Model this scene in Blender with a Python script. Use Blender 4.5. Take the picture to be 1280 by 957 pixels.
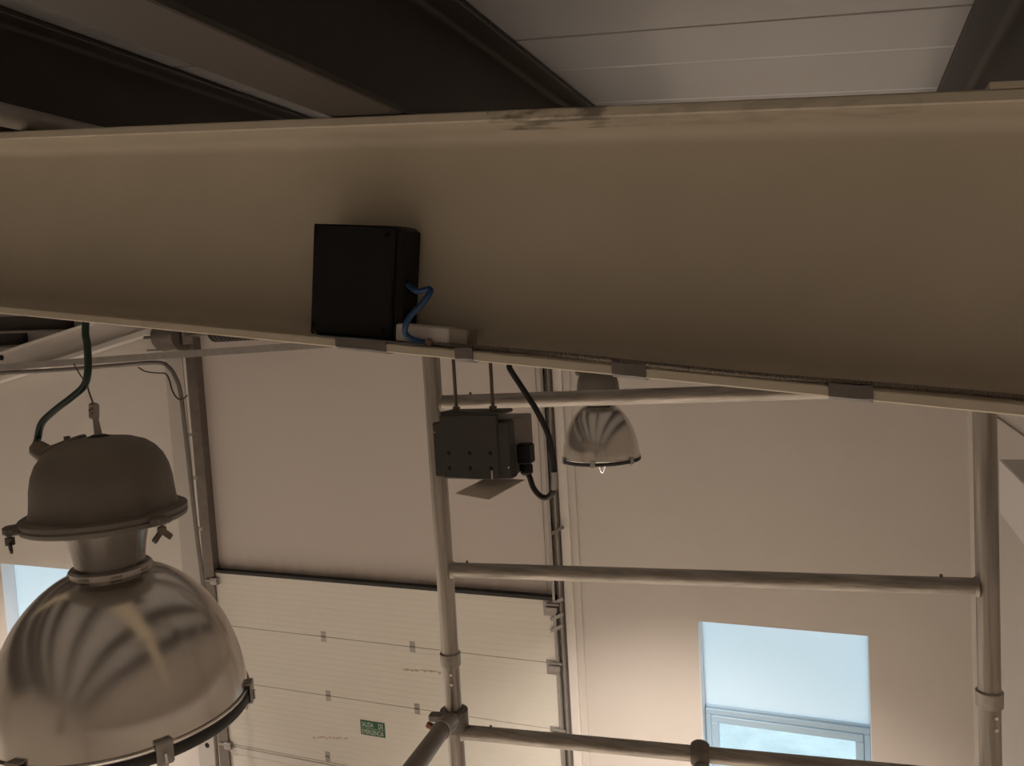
import bpy, math, random
import numpy as np
from mathutils import Vector, Matrix
random.seed(4)
D = bpy.data
for o in list(D.objects): D.objects.remove(o)
COL = bpy.context.scene.collection
SC = bpy.context.scene

# ------------------------------------------------------------------ camera
H = 5.75                                   # eye height above the hall floor
F = 1000.0; CX, CY = 640.0, 478.5          # focal length / centre for a 1280x957 frame
def nrm(v): v = np.array(v, float); return v/np.linalg.norm(v)
_Y = nrm([1057-CX, 386-CY, F])             # vanishing point of the purlins (world +Y)
_U = nrm(np.cross([1, -0.058, 0.0], _Y))
if _U[1] > 0: _U = -_U
_X = nrm(np.cross(_Y, _U))
if _X[0] < 0: _X = -_X
RM = np.stack([_X, _Y, _U])                # rows: world axes in camera (right, down, forward)
def ray(px, py): return RM @ np.array([(px-CX)/F, (py-CY)/F, 1.0])
def onY(px, py, Y): d = ray(px, py); return d*(Y/d[1])
def onX(px, py, X): d = ray(px, py); return d*(X/d[0])
def at(px, py, dep): return ray(px, py)*dep
cam = D.cameras.new('camera'); camo = D.objects.new('camera', cam); COL.objects.link(camo)
cam.sensor_fit = 'HORIZONTAL'; cam.sensor_width = 36.0; cam.lens = F/1280*36
cam.clip_start = 0.02; cam.clip_end = 300
r_, u_, b_ = RM[:, 0], -RM[:, 1], -RM[:, 2]
camo.matrix_world = Matrix(((r_[0], u_[0], b_[0], 0), (r_[1], u_[1], b_[1], 0), (r_[2], u_[2], b_[2], H), (0, 0, 0, 1)))
SC.camera = camo

# ------------------------------------------------------------------ world, exposure
SKY = 4.1
LAMP_W = 2000.0
SC.view_settings.view_transform = 'Standard'; SC.view_settings.look = 'None'
SC.view_settings.gamma = 1.0; SC.view_settings.use_curve_mapping = False
SC.view_settings.exposure = -0.18
w = D.worlds.new('overcast_sky'); SC.world = w; w.use_nodes = True
bgn = w.node_tree.nodes['Background']
bgn.inputs[0].default_value = (0.66, 0.86, 1.0, 1); bgn.inputs[1].default_value = SKY

# ------------------------------------------------------------------ materials
M = {}
def mat(name, col, rough=0.6, metal=0.0, var=0.0, vscale=4.0, bump=0.0, bscale=60.0, spec=0.5, stretch=(1, 1, 1), col2=None, aniso=0.0):
    m = D.materials.new(name); m.use_nodes = True; nt = m.node_tree; N = nt.nodes; L = nt.links
    b = N['Principled BSDF']
    b.inputs['Base Color'].default_value = (*col, 1); b.inputs['Roughness'].default_value = rough
    b.inputs['Metallic'].default_value = metal; b.inputs['Specular IOR Level'].default_value = spec
    tc = N.new('ShaderNodeTexCoord'); mp = N.new('ShaderNodeMapping'); mp.inputs['Scale'].default_value = stretch
    L.new(tc.outputs['Object'], mp.inputs[0])
    if var > 0 or col2:
        n = N.new('ShaderNodeTexNoise'); n.inputs['Scale'].default_value = vscale; n.inputs['Detail'].default_value = 6
        n.inputs['Roughness'].default_value = 0.65
        L.new(mp.outputs[0], n.inputs['Vector'])
        r = N.new('ShaderNodeValToRGB'); r.color_ramp.elements[0].position = 0.3; r.color_ramp.elements[1].position = 0.7
        c2 = col2 if col2 else tuple(c*(1-var) for c in col)
        r.color_ramp.elements[0].color = (*c2, 1); r.color_ramp.elements[1].color = (*col, 1)
        L.new(n.outputs[0], r.inputs[0]); L.new(r.outputs[0], b.inputs['Base Color'])
    if bump > 0:
        n2 = N.new('ShaderNodeTexNoise'); n2.inputs['Scale'].default_value = bscale; n2.inputs['Detail'].default_value = 4
        L.new(mp.outputs[0], n2.inputs['Vector'])
        bp = N.new('ShaderNodeBump'); bp.inputs['Strength'].default_value = bump; bp.inputs['Distance'].default_value = 0.002
        L.new(n2.outputs[0], bp.inputs['Height']); L.new(bp.outputs[0], b.inputs['Normal'])
    M[name] = m
    return m
mat('plaster', (0.65, 0.598, 0.548), 0.9, var=0.05, vscale=1.2, bump=0.12, bscale=90)
mat('white_paint', (0.76, 0.71, 0.66), 0.6, var=0.05, vscale=3)
mat('concrete', (0.56, 0.52, 0.47), 0.6, var=0.18, vscale=1.5, bump=0.1)
mat('yard', (0.37, 0.39, 0.385), 0.9, vscale=1.3, col2=(0.20, 0.245, 0.245))
mat('roof_white', (0.40, 0.39, 0.39), 0.2, var=0.05, vscale=1.5)
mat('primer', (0.060, 0.049, 0.041), 0.55, var=0.25, vscale=3, bump=0.1)
mat('door_white', (0.74, 0.70, 0.62), 0.55, var=0.04, vscale=2)
mat('galv', (0.40, 0.37, 0.34), 0.5, 0.6, var=0.2, vscale=14)
mat('galv_dark', (0.20, 0.17, 0.145), 0.5, 0.5, var=0.25, vscale=12)
mat('board_grey', (0.50, 0.46, 0.42), 0.6, var=0.06, vscale=3)
mat('conduit_grey', (0.22, 0.195, 0.175), 0.5, 0.3, var=0.2, vscale=10)
mat('rubber', (0.02, 0.018, 0.016), 0.6)
mat('alu_upright', (0.56, 0.515, 0.46), 0.40, 0.7, vscale=70, col2=(0.25, 0.225, 0.195), bump=0.5, bscale=120, stretch=(1, 1, 0.03))
mat('alu_rung', (0.54, 0.495, 0.44), 0.40, 0.7, vscale=70, col2=(0.24, 0.215, 0.185), bump=0.5, bscale=120, stretch=(0.03, 1, 1))
mat('alu_tube', (0.50, 0.46, 0.41), 0.42, 0.7, vscale=14, col2=(0.26, 0.235, 0.205), bump=0.3, bscale=60)
mat('alu_clamp', (0.26, 0.23, 0.20), 0.5, 0.6, var=0.3, vscale=18)
mat('grey_enamel', (0.175, 0.152, 0.128), 0.5, 0.0, var=0.15, vscale=10, bump=0.06)
mat('neck_steel', (0.22, 0.20, 0.18), 0.25, 0.7, var=0.3, vscale=22, stretch=(1, 1, 0.15))
mat('collar_alu', (0.52, 0.49, 0.45), 0.33, 0.85, var=0.2, vscale=20)
mat('bracket_grey', (0.060, 0.056, 0.052), 0.5, 0.2, var=0.12, vscale=8)
mat('bracket_side', (0.20, 0.175, 0.165), 0.5, 0.2)
mat('card', (0.66, 0.60, 0.54), 0.7)
mat('black_plastic', (0.006, 0.0055, 0.005), 0.5, var=0.2, vscale=8, spec=0.3)
mat('black_cable', (0.012, 0.011, 0.010), 0.4)
mat('green_cable', (0.004, 0.026, 0.016), 0.45)
mat('blue_cable', (0.008, 0.055, 0.17), 0.5, var=0.35, vscale=40)
mat('conduit_dark', (0.20, 0.17, 0.14), 0.5, 0.4)
mat('white_plastic', (0.62, 0.58, 0.54), 0.5, var=0.1, vscale=20)
mat('beige_plastic', (0.34, 0.285, 0.22), 0.6, var=0.15, vscale=20)
mat('tape', (0.20, 0.18, 0.165), 0.4, 0.3, var=0.3, vscale=25, bump=0.4, bscale=70)
mat('putty', (0.20, 0.11, 0.09), 0.8)
mat('steel_rod', (0.15, 0.125, 0.105), 0.5, 0.5)
mat('orange', (0.26, 0.10, 0.035), 0.5)
mat('sign_green', (0.006, 0.095, 0.032), 0.5)
mat('sign_white', (0.60, 0.66, 0.58), 0.5)
mat('stain_brown', (0.50, 0.40, 0.30), 0.9)
mat('stain_pink', (0.58, 0.45, 0.37), 0.9)
mat('pvc', (0.40, 0.57, 0.72), 0.35)
mat('reveal', (0.80, 0.84, 0.88), 0.6)
mat('chrome', (0.80, 0.78, 0.75), 0.15, 1.0)
mat('bead_grey', (0.004, 0.004, 0.0038), 0.8, spec=0.02)
mat('hole_dark', (0.006, 0.005, 0.005), 0.9)
mat('ledge_white', (0.82, 0.78, 0.76), 0.7, bump=0.2, bscale=60)

def mat_beam():
    m = mat('cream_paint', (0.50, 0.425, 0.32), 0.55, bump=0.10, bscale=120)
    nt = m.node_tree; N = nt.nodes; L = nt.links; b = N['Principled BSDF']
    tc = N['Texture Coordinate']
    n = N.new('ShaderNodeTexNoise'); n.inputs['Scale'].default_value = 5; n.inputs['Detail'].default_value = 5
    L.new(tc.outputs['Object'], n.inputs['Vector'])
    r = N.new('ShaderNodeValToRGB'); r.color_ramp.elements[0].position = 0.3; r.color_ramp.elements[1].position = 0.72
    r.color_ramp.elements[0].color = (0.50, 0.445, 0.345, 1); r.color_ramp.elements[1].color = (0.555, 0.49, 0.385, 1)
    L.new(n.outputs[0], r.inputs[0])
    # worn, dirty stretch of the upper flange edge (paint rubbed off between two purlins)
    g = N.new('ShaderNodeNewGeometry'); sx = N.new('ShaderNodeSeparateXYZ'); L.new(g.outputs['Position'], sx.inputs[0])
    def math_(op, a, bb):
        k = N.new('ShaderNodeMath'); k.operation = op
        for i, v in enumerate((a, bb)):
            if isinstance(v, (int, float)): k.inputs[i].default_value = v
            else: L.new(v, k.inputs[i])
        return k.outputs[0]
    n2 = N.new('ShaderNodeTexNoise'); n2.inputs['Scale'].default_value = 38; n2.inputs['Detail'].default_value = 6
    mp = N.new('ShaderNodeMapping'); mp.inputs['Scale'].default_value = (0.6, 1, 1.6)
    L.new(tc.outputs['Object'], mp.inputs[0]); L.new(mp.outputs[0], n2.inputs['Vector'])
    # distance below the flange top
    top = math_('SUBTRACT', H+0.232, math_('MULTIPLY', sx.outputs[0], 0.117))
    d = math_('SUBTRACT', top, sx.outputs[2])
    near = math_('LESS_THAN', d, 0.0138)
    xw = math_('MULTIPLY', math_('GREATER_THAN', sx.outputs[0], -0.42), math_('LESS_THAN', sx.outputs[0], -0.26))
    xw2 = math_('MULTIPLY', math_('GREATER_THAN', sx.outputs[0], -0.26), math_('LESS_THAN', sx.outputs[0], 0.08))
    wgt = math_('ADD', math_('MULTIPLY', xw, 0.85), math_('MULTIPLY', xw2, 0.25))
    spots = N.new('ShaderNodeValToRGB'); spots.color_ramp.elements[0].position = 0.44; spots.color_ramp.elements[1].position = 0.60
    L.new(n2.outputs[0], spots.inputs[0])
    fac = math_('MULTIPLY', math_('MULTIPLY', near, wgt), spots.outputs[0])
    mx = N.new('ShaderNodeMix'); mx.data_type = 'RGBA'
    L.new(fac, mx.inputs[0]); L.new(r.outputs[0], mx.inputs[6]); mx.inputs[7].default_value = (0.13, 0.11, 0.085, 1)
    L.new(mx.outputs[2], b.inputs['Base Color'])
mat_beam()

def mat_dirty_wall():                      # lintel above the shutter door: soot streaks just over the seal
    m = mat('plaster_dirty', (0.58, 0.52, 0.475), 0.9, bump=0.1, bscale=90)
    nt = m.node_tree; N = nt.nodes; L = nt.links; b = N['Principled BSDF']
    g = N.new('ShaderNodeNewGeometry'); s = N.new('ShaderNodeSeparateXYZ'); L.new(g.outputs['Position'], s.inputs[0])
    mr = N.new('ShaderNodeMapRange'); mr.inputs[1].default_value = H-2.57; mr.inputs[2].default_value = H-2.12
    mr.inputs[3].default_value = 1; mr.inputs[4].default_value = 0
    L.new(s.outputs[2], mr.inputs[0])
    n = N.new('ShaderNodeTexNoise'); n.inputs['Scale'].default_value = 3.0; n.inputs['Detail'].default_value = 6
    mp = N.new('ShaderNodeMapping'); mp.inputs['Scale'].default_value = (2.5, 1, 0.6)
    L.new(g.outputs['Position'], mp.inputs[0]); L.new(mp.outputs[0], n.inputs['Vector'])
    p = N.new('ShaderNodeMath'); p.operation = 'POWER'; L.new(mr.outputs[0], p.inputs[0]); p.inputs[1].default_value = 3.0
    k = N.new('ShaderNodeMath'); k.operation = 'MULTIPLY'; L.new(p.outputs[0], k.inputs[0]); L.new(n.outputs[0], k.inputs[1])
    mx = N.new('ShaderNodeMix'); mx.data_type = 'RGBA'; L.new(k.outputs[0], mx.inputs[0])
    mx.inputs[6].default_value = (0.58, 0.52, 0.475, 1); mx.inputs[7].default_value = (0.20, 0.15, 0.12, 1)
    L.new(mx.outputs[2], b.inputs['Base Color'])
mat_dirty_wall()

def mat_brushed():                         # spun aluminium reflector: broad soft streaks that run down the bell
    m = D.materials.new('spun_aluminium'); m.use_nodes = True; N = m.node_tree.nodes; L = m.node_tree.links
    b = N['Principled BSDF']; b.inputs['Metallic'].default_value = 0.92; b.inputs['Roughness'].default_value = 0.20
    tc = N.new('ShaderNodeTexCoord'); n = N.new('ShaderNodeTexNoise'); n.inputs['Scale'].default_value = 5; n.inputs['Detail'].default_value = 4
    L.new(tc.outputs['Object'], n.inputs['Vector'])
    r = N.new('ShaderNodeValToRGB'); r.color_ramp.elements[0].position = 0.3; r.color_ramp.elements[1].position = 0.7
    r.color_ramp.elements[0].color = (0.62, 0.585, 0.54, 1); r.color_ramp.elements[1].color = (0.74, 0.70, 0.65, 1)
    L.new(n.outputs[0], r.inputs[0]); L.new(r.outputs[0], b.inputs['Base Color'])
    mp = N.new('ShaderNodeMapping'); mp.inputs['Scale'].default_value = (1, 1, 90)
    n2 = N.new('ShaderNodeTexNoise'); n2.inputs['Scale'].default_value = 4; L.new(tc.outputs['Object'], mp.inputs[0]); L.new(mp.outputs[0], n2.inputs['Vector'])
    bp = N.new('ShaderNodeBump'); bp.inputs['Strength'].default_value = 0.04; bp.inputs['Distance'].default_value = 0.001
    L.new(n2.outputs[0], bp.inputs['Height']); L.new(bp.outputs[0], b.inputs['Normal'])
    M['spun_aluminium'] = m
mat_brushed()

def mat_glass(name, tint, refl):
    m = D.materials.new(name); m.use_nodes = True; N = m.node_tree.nodes; L = m.node_tree.links; N.clear()
    out = N.new('ShaderNodeOutputMaterial'); t = N.new('ShaderNodeBsdfTransparent'); t.inputs[0].default_value = (*tint, 1)
    g = N.new('ShaderNodeBsdfGlossy'); g.inputs['Roughness'].default_value = 0.05
    mx = N.new('ShaderNodeMixShader'); mx.inputs[0].default_value = refl
    L.new(t.outputs[0], mx.inputs[1]); L.new(g.outputs[0], mx.inputs[2]); L.new(mx.outputs[0], out.inputs[0]); M[name] = m
mat_glass('pane_glass', (0.95, 0.97, 0.97), 0.06)
mat_glass('lamp_glass', (0.97, 0.96, 0.94), 0.10)
def mat_translucent():
    m = D.materials.new('translucent_panel'); m.use_nodes = True; N = m.node_tree.nodes; L = m.node_tree.links; N.clear()
    out = N.new('ShaderNodeOutputMaterial'); t = N.new('ShaderNodeBsdfTranslucent'); t.inputs[0].default_value = (0.80, 0.84, 0.85, 1)
    d = N.new('ShaderNodeBsdfDiffuse'); d.inputs[0].default_value = (0.8, 0.82, 0.83, 1)
    mx = N.new('ShaderNodeMixShader'); mx.inputs[0].default_value = 0.45
    L.new(t.outputs[0], mx.inputs[1]); L.new(d.outputs[0], mx.inputs[2]); L.new(mx.outputs[0], out.inputs[0]); M['translucent_panel'] = m
mat_translucent()
def mat_emit(name, col, s):
    m = D.materials.new(name); m.use_nodes = True; b = m.node_tree.nodes['Principled BSDF']
    b.inputs['Base Color'].default_value = (*col, 1); b.inputs['Emission Color'].default_value = (*col, 1); b.inputs['Emission Strength'].default_value = s
    M[name] = m
mat_emit('bulb_glow', (1.0, 0.88, 0.74), 25)

# ------------------------------------------------------------------ builders (coordinates relative to the eye; H is added on linking)
def catmull(pts, n=8):
    P = [np.array(p, float) for p in pts]; out = []
    for i in range(len(P)-1):
        a, b, c, d = P[max(i-1, 0)], P[i], P[i+1], P[min(i+2, len(P)-1)]
        for k in range(n):
            t = k/n
            out.append(0.5*(2*b+(c-a)*t+(2*a-5*b+4*c-d)*t*t+(3*b-a-3*c+d)*t**3))
    out.append(P[-1]); return out
class MB:
    def __init__(s): s.v = []; s.f = []
    def box(s, c, size, rot=None, bev=0.0):
        c = np.array(c, float); hx, hy, hz = [k/2 for k in size]
        if bev <= 0:
            pts = [(x, y, z) for z in (-hz, hz) for (x, y) in ((-hx, -hy), (hx, -hy), (hx, hy), (-hx, hy))]
            fs = [(3, 2, 1, 0), (4, 5, 6, 7), (0, 1, 5, 4), (1, 2, 6, 5), (2, 3, 7, 6), (3, 0, 4, 7)]
        else:
            e = bev; pts = []; fs = []
            for (z, ins) in ((-hz, e), (-hz+e, 0), (hz-e, 0), (hz, e)):
                a, b = hx-ins, hy-ins
                pts += [(-a+e, -b, z), (a-e, -b, z), (a, -b+e, z), (a, b-e, z), (a-e, b, z), (-a+e, b, z), (-a, b-e, z), (-a, -b+e, z)]
            for L_ in range(3):
                for i in range(8):
                    j = (i+1) % 8; fs.append((L_*8+i, L_*8+j, L_*8+8+j, L_*8+8+i))
            fs.append(tuple(reversed(range(8)))); fs.append(tuple(range(24, 32)))
        b0 = len(s.v)
        for p in pts:
            q = np.array(p)
            if rot is not None: q = rot @ q
            s.v.append(tuple(c+q))
        s.f += [tuple(b0+i for i in f) for f in fs]; return s
    def bx(s, x0, x1, y0, y1, z0, z1, bev=0.0):
        return s.box(((x0+x1)/2, (y0+y1)/2, (z0+z1)/2), (abs(x1-x0), abs(y1-y0), abs(z1-z0)), None, bev)
    def loft(s, rings, closed=True, caps=True):
        b0 = len(s.v); n = len(rings[0])
        for r in rings: s.v += [tuple(p) for p in r]
        for i in range(len(rings)-1):
            for j in range(n if closed else n-1):
                k = (j+1) % n
                s.f.append((b0+i*n+j, b0+i*n+k, b0+(i+1)*n+k, b0+(i+1)*n+j))
        if caps and closed:
            s.f.append(tuple(b0+j for j in reversed(range(n)))); s.f.append(tuple(b0+(len(rings)-1)*n+j for j in range(n)))
        return s
    def tube(s, pts, r, seg=10, caps=True):
        P = [np.array(p, float) for p in pts]; rings = []
        t0 = nrm(P[1]-P[0]); up = np.array([0, 0, 1.0]) if abs(t0[2]) < 0.9 else np.array([1.0, 0, 0])
        a = nrm(np.cross(up, t0)); b = np.cross(t0, a)
        for i, p in enumerate(P):
            t = nrm(P[min(i+1, len(P)-1)]-P[max(i-1, 0)])
            a = nrm(a-t*np.dot(a, t)); b = np.cross(t, a)
            rr = r[i] if hasattr(r, '__len__') else r
            rings.append([p+rr*(math.cos(2*math.pi*k/seg)*a+math.sin(2*math.pi*k/seg)*b) for k in range(seg)])
        return s.loft(rings, True, caps)
    def lathe(s, prof, seg=48, c=(0, 0, 0), caps=False):
        c = np.array(c, float)
        rings = [[c+np.array([r*math.cos(2*math.pi*k/seg), r*math.sin(2*math.pi*k/seg), z]) for k in range(seg)] for (r, z) in prof]
        return s.loft(rings, True, caps)
    def disc(s, c, axis, r, h, seg=12):
        c = np.array(c, float); ax = nrm(axis)
        return s.tube([c, c+ax*h], r, seg)
    def prism(s, poly, d):                 # poly: 3-D points, d: extrusion vector
        d = np.array(d, float); a = [np.array(p, float) for p in poly]
        return s.loft([a, [p+d for p in a]])
    def build(s, name, m, parent=None, origin=None, smooth=False, world=False):
        me = D.meshes.new(name); off = np.array([0, 0, H if not world else 0.0])
        V = np.array(s.v, float)+off
        if parent is not None: org = np.array(parent['_o'])
        elif origin is not None: org = np.array(origin, float)+off
        else:
            lo, hi = V.min(0), V.max(0); org = np.array([(lo[0]+hi[0])/2, (lo[1]+hi[1])/2, lo[2]])
        me.from_pydata([tuple(p) for p in (V-org)], [], s.f); me.update()
        import bmesh
        bm = bmesh.new(); bm.from_mesh(me); bmesh.ops.recalc_face_normals(bm, faces=bm.faces)
        if smooth:
            for f in bm.faces: f.smooth = True
            for e in bm.edges:
                if len(e.link_faces) == 2 and e.calc_face_angle(0) > math.radians(38): e.smooth = False
        bm.to_mesh(me); bm.free()
        me.materials.append(M[m] if isinstance(m, str) else m)
        o = D.objects.new(name, me); COL.objects.link(o)
        if parent is not None: o.parent = parent
        else: o.location = org
        o['_o'] = [float(k) for k in org]
        return o
def thing(name, label, cat, loc, group=None):
    e = D.objects.new(name, None); COL.objects.link(e); e.empty_display_size = 0.05
    e.location = (loc[0], loc[1], loc[2]+H); e['_o'] = [float(loc[0]), float(loc[1]), float(loc[2]+H)]
    tag(e, label, cat, group); return e
def tag(o, label, cat, group=None):
    o['label'] = label; o['category'] = cat
    if group: o['group'] = group
    return o
def structure(o, label=None):
    o['kind'] = 'structure'
    if label: o['label'] = label
    return o
def struct_empty(name, loc=(0, 0, 0)):
    e = D.objects.new(name, None); COL.objects.link(e); e.empty_display_size = 0.05
    e.location = (loc[0], loc[1], loc[2]+H); e['_o'] = [float(loc[0]), float(loc[1]), float(loc[2]+H)]
    e['kind'] = 'structure'; return e
def rotz(a): c, s_ = math.cos(a), math.sin(a); return np.array([[c, -s_, 0], [s_, c, 0], [0, 0, 1]])
def roty(a): c, s_ = math.cos(a), math.sin(a); return np.array([[c, 0, s_], [0, 1, 0], [-s_, 0, c]])
def rotx(a): c, s_ = math.cos(a), math.sin(a); return np.array([[1, 0, 0], [0, c, -s_], [0, s_, c]])

# ------------------------------------------------------------------ hall geometry
XR, XL, YB, YF = 0.90, -11.8, 7.0, -6.0    # right wall, left wall, end wall with door, wall behind the camera
XRIDGE = -5.35
def raf_top(x): return 0.232-0.117*x if x >= XRIDGE else 0.102+0.174*(x+9.717)
def raf_bot(x): return -0.1004-0.1295*x if x >= XRIDGE else 0.575+0.18*(x-XRIDGE)
PUR_H = 0.224
def roof_under(x): return raf_top(x)+PUR_H+0.003

structure(MB().bx(XL-0.4, XR+0.4, YF-0.4, YB+0.3, -H-0.2, -H).build('floor', 'concrete'), 'grey concrete hall floor far below')
structure(MB().bx(-60, 60, YB+0.301, 80, -H-0.35, -H-0.05).build('yard_ground', 'yard'), 'bright pale yard outside the windows')

# end wall with two window openings
WR = (-1.289, 0.103, -4.30, -2.69)          # right window  x0 x1 z0 z1 on the wall face
WL = (-10.50, -8.05, -5.10+0.0, -2.73)      # left window
WL = (-10.50, -8.05, -4.95, -2.73)
DX0, DX1 = -6.74, -2.60                     # sectional door
def wall_with_holes(name, holes, x0, x1, z0, z1, y0, y1, m):
    xs = sorted({x0, x1, *[h[0] for h in holes], *[h[1] for h in holes]}); zs = sorted({z0, z1, *[h[2] for h in holes], *[h[3] for h in holes]})
    b = MB()
    for i in range(len(xs)-1):
        for j in range(len(zs)-1):
            cx, cz = (xs[i]+xs[i+1])/2, (zs[j]+zs[j+1])/2
            if any(h[0] < cx < h[1] and h[2] < cz < h[3] for h in holes): continue
            b.bx(xs[i], xs[i+1], y0, y1, zs[j], zs[j+1])
    return b
wb = wall_with_holes('wall_back', [WR, WL], XL, XR+0.3, -H, -0.9, YB, YB+0.2, 'plaster')
poly = [(XL, YB, -0.9), (XR+0.3, YB, -0.9)] + [(x, YB, roof_under(x)+0.05) for x in (XR+0.3, XRIDGE+0.001, XL)]
wb.prism(poly, (0, 0.2, 0))
wallb = structure(wb.build('wall_back', 'plaster'), 'pale beige plastered end wall with door and windows')
lint = MB().bx(-6.80, -2.70, YB-0.012, YB, -2.575, 0.3).build('lintel_panel', 'plaster_dirty', wallb)
lint['label'] = 'plain panel above the sectional door, soot-stained along its lower edge'
structure(MB().bx(XR, XR+0.3, YF-0.3, YB, -H, roof_under(XR)+0.03).build('wall_right', 'plaster'), 'beige plastered side wall')
structure(MB().bx(XL-0.3, XL, YF-0.3, YB, -H, roof_under(XL)+0.03).build('wall_left', 'plaster'))
wf = MB(); wf.prism([(XL, YF, -H), (XR+0.3, YF, -H)] + [(x, YF, roof_under(x)+0.05) for x in (XR+0.3, XRIDGE+0.001, XL)], (0, -0.3, 0))
structure(wf.build('wall_front', 'plaster'))
# ledge on the side wall and the joint above it
structure(MB().bx(0.72, XR, YF, 4.80, -1.12, -0.83, 0.006).build('trim_1', 'ledge_white'), 'white painted ledge projecting from the beige side wall')
structure(MB().bx(XR-0.012, XR, YF, YB, -0.80, -0.76).build('trim_2', 'plaster'), 'thin projecting strip high on the side wall')
structure(MB().bx(0.845, XR, YB-0.02, YB, -H, -0.02).build('trim_3', 'white_paint'), 'narrow vertical corner strip at the end of the wall')

# roof: sandwich panels laid down the slope, seams every metre, small raised ribs between
roof = struct_empty('ceiling', (XRIDGE, 0, 0)); roof['label'] = 'white sandwich panel roof with fine ribs, seen from below'
def roof_panel(xa, xb, y0, y1):
    prof = [(y0+0.0015, 0.006), (y0+0.004, 0.0)]
    k = y0
    for ry in (y0+0.205, y0+0.485, y0+0.745):
        prof += [(ry-0.008, 0.0), (ry-0.0065, -0.0004), (ry-0.004, -0.0010), (ry-0.001, -0.0014), (ry+0.002, -0.0014), (ry+0.005, -0.0008), (ry+0.007, 0.0)]
    prof += [(y1-0.004, 0.0), (y1-0.0015, 0.006), (y1-0.0015, 0.05), (y0+0.0015, 0.05)]
    r0 = [(xa, y, roof_under(xa)+dz) for (y, dz) in prof]; r1 = [(xb, y, roof_under(xb)+dz) for (y, dz) in prof]
    return MB().loft([r0, r1])
for i in range(-8, 6):
    y0 = 1.398+i
    roof_panel(XRIDGE+0.001, XR+0.3, y0, y0+1).build('roof_panel', 'roof_white', roof)
    roof_panel(XL-0.3, XRIDGE-0.001, y0, y0+1).build('roof_panel', 'roof_white', roof)
MB().prism([(x, YF-0.3, roof_under(x)+0.052) for x in (XL-0.3, XRIDGE, XR+0.3)] + [(x, YF-0.3, roof_under(x)+0.09) for x in (XR+0.3, XRIDGE, XL-0.3)], (0, 13.7, 0)).build('roof_sheet', 'roof_white', roof)

# ------------------------------------------------------------------ steel
def ipe(b, tw, tf, r, ht, anchor_top, anchor_bot):
    """section outline as (lateral, z) points; rounded flange roots"""
    hb, hw = b/2, tw/2; T, B = anchor_top, anchor_bot; e = 0.0018
    def fil(sy, sz):                       # fillet centred at the root
        out = []
        zc = (T-tf-r) if sz > 0 else (B+tf+r); yc = sy*(hw+r)
        for k in range(5):
            a = math.pi/2*k/4
            out.append((yc-sy*r*math.cos(a), zc+sz*r*math.sin(a)))
        return out
    pts = [(-hb+e, T), (hb-e, T), (hb, T-e), (hb, T-tf+e), (hb-e, T-tf)]
    pts += list(reversed(fil(1, 1))) + fil(1, -1)
    pts += [(hb-e, B+tf), (hb, B+tf-e), (hb, B+e), (hb-e, B), (-hb+e, B), (-hb, B+e), (-hb, B+tf-e), (-hb+e, B+tf)]
    pts += list(reversed(fil(-1, -1))) + fil(-1, 1)
    pts += [(-hb+e, T-tf), (-hb, T-tf+e), (-hb, T-e)]
    return pts
BY = 1.045                                  # centre of the near rafter
FY = BY-0.08                                # its flange edge
def rafter(yc, xa, xb, n=2):
    rings = []
    for i in range(n):
        x = xa+(xb-xa)*i/(n-1)
        rings.append([(x, yc+y, z) for (y, z) in ipe(0.16, 0.0075, 0.0135, 0.020, 0, raf_top(x), raf_bot(x))])
    return MB().loft(rings)
beam = thing('roof_beam', 'large cream painted steel roof beam carrying the black box', 'beam', (-1.0, BY, raf_bot(-1.0)))
rafter(BY, XRIDGE, XR, 12).build('i_section', 'cream_paint', beam, smooth=True)
# cleat plate under a purlin, packing plate at the right end, weld bits
xs0, xs1 = onY(411, 147, FY)[0], onY(502, 141, FY)[0]
sl = -0.117
def plate_on_top(xa, xb, th, y0, y1, dz=0.0):
    p = [(xa, y0, raf_top(xa)+dz), (xb, y0, raf_top(xb)+dz), (xb, y0, raf_top(xb)+th), (xa, y0, raf_top(xa)+th)]
    return MB().prism(p, (0, y1-y0, 0))
plate_on_top(0.142, XR, 0.007, FY, BY+0.08).build('packing_plate', 'cream_paint', beam)
# silver tape wrapped round the bottom flange edge
def tape(px0, px1):
    xa, xb = onY(px0, 440, FY)[0], onY(px1, 440, FY)[0]
    rings = []
    for x in (xa, xa+(xb-xa)*0.3, xa+(xb-xa)*0.7, xb):
        B = raf_bot(x); w_ = random.uniform(-0.001, 0.001)
        rings.append([(x, FY+0.045, B+0.0150), (x, FY-0.0018, B+0.0170+w_), (x, FY-0.0022, B+0.002+w_), (x, FY+0.004, B-0.0022), (x, FY+0.05, B-0.002),
                      (x, FY+0.05, B-0.0005), (x, FY, B+0.0005), (x, FY, B+0.0136), (x, FY+0.045, B+0.0136)])
    o = MB().loft(rings).build('tape', 'tape', beam); o['label'] = 'strip of silver-grey tape'
for a, b in ((421, 483), (569, 591), (764, 806), (1034, 1090)): tape(a, b)

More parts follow.
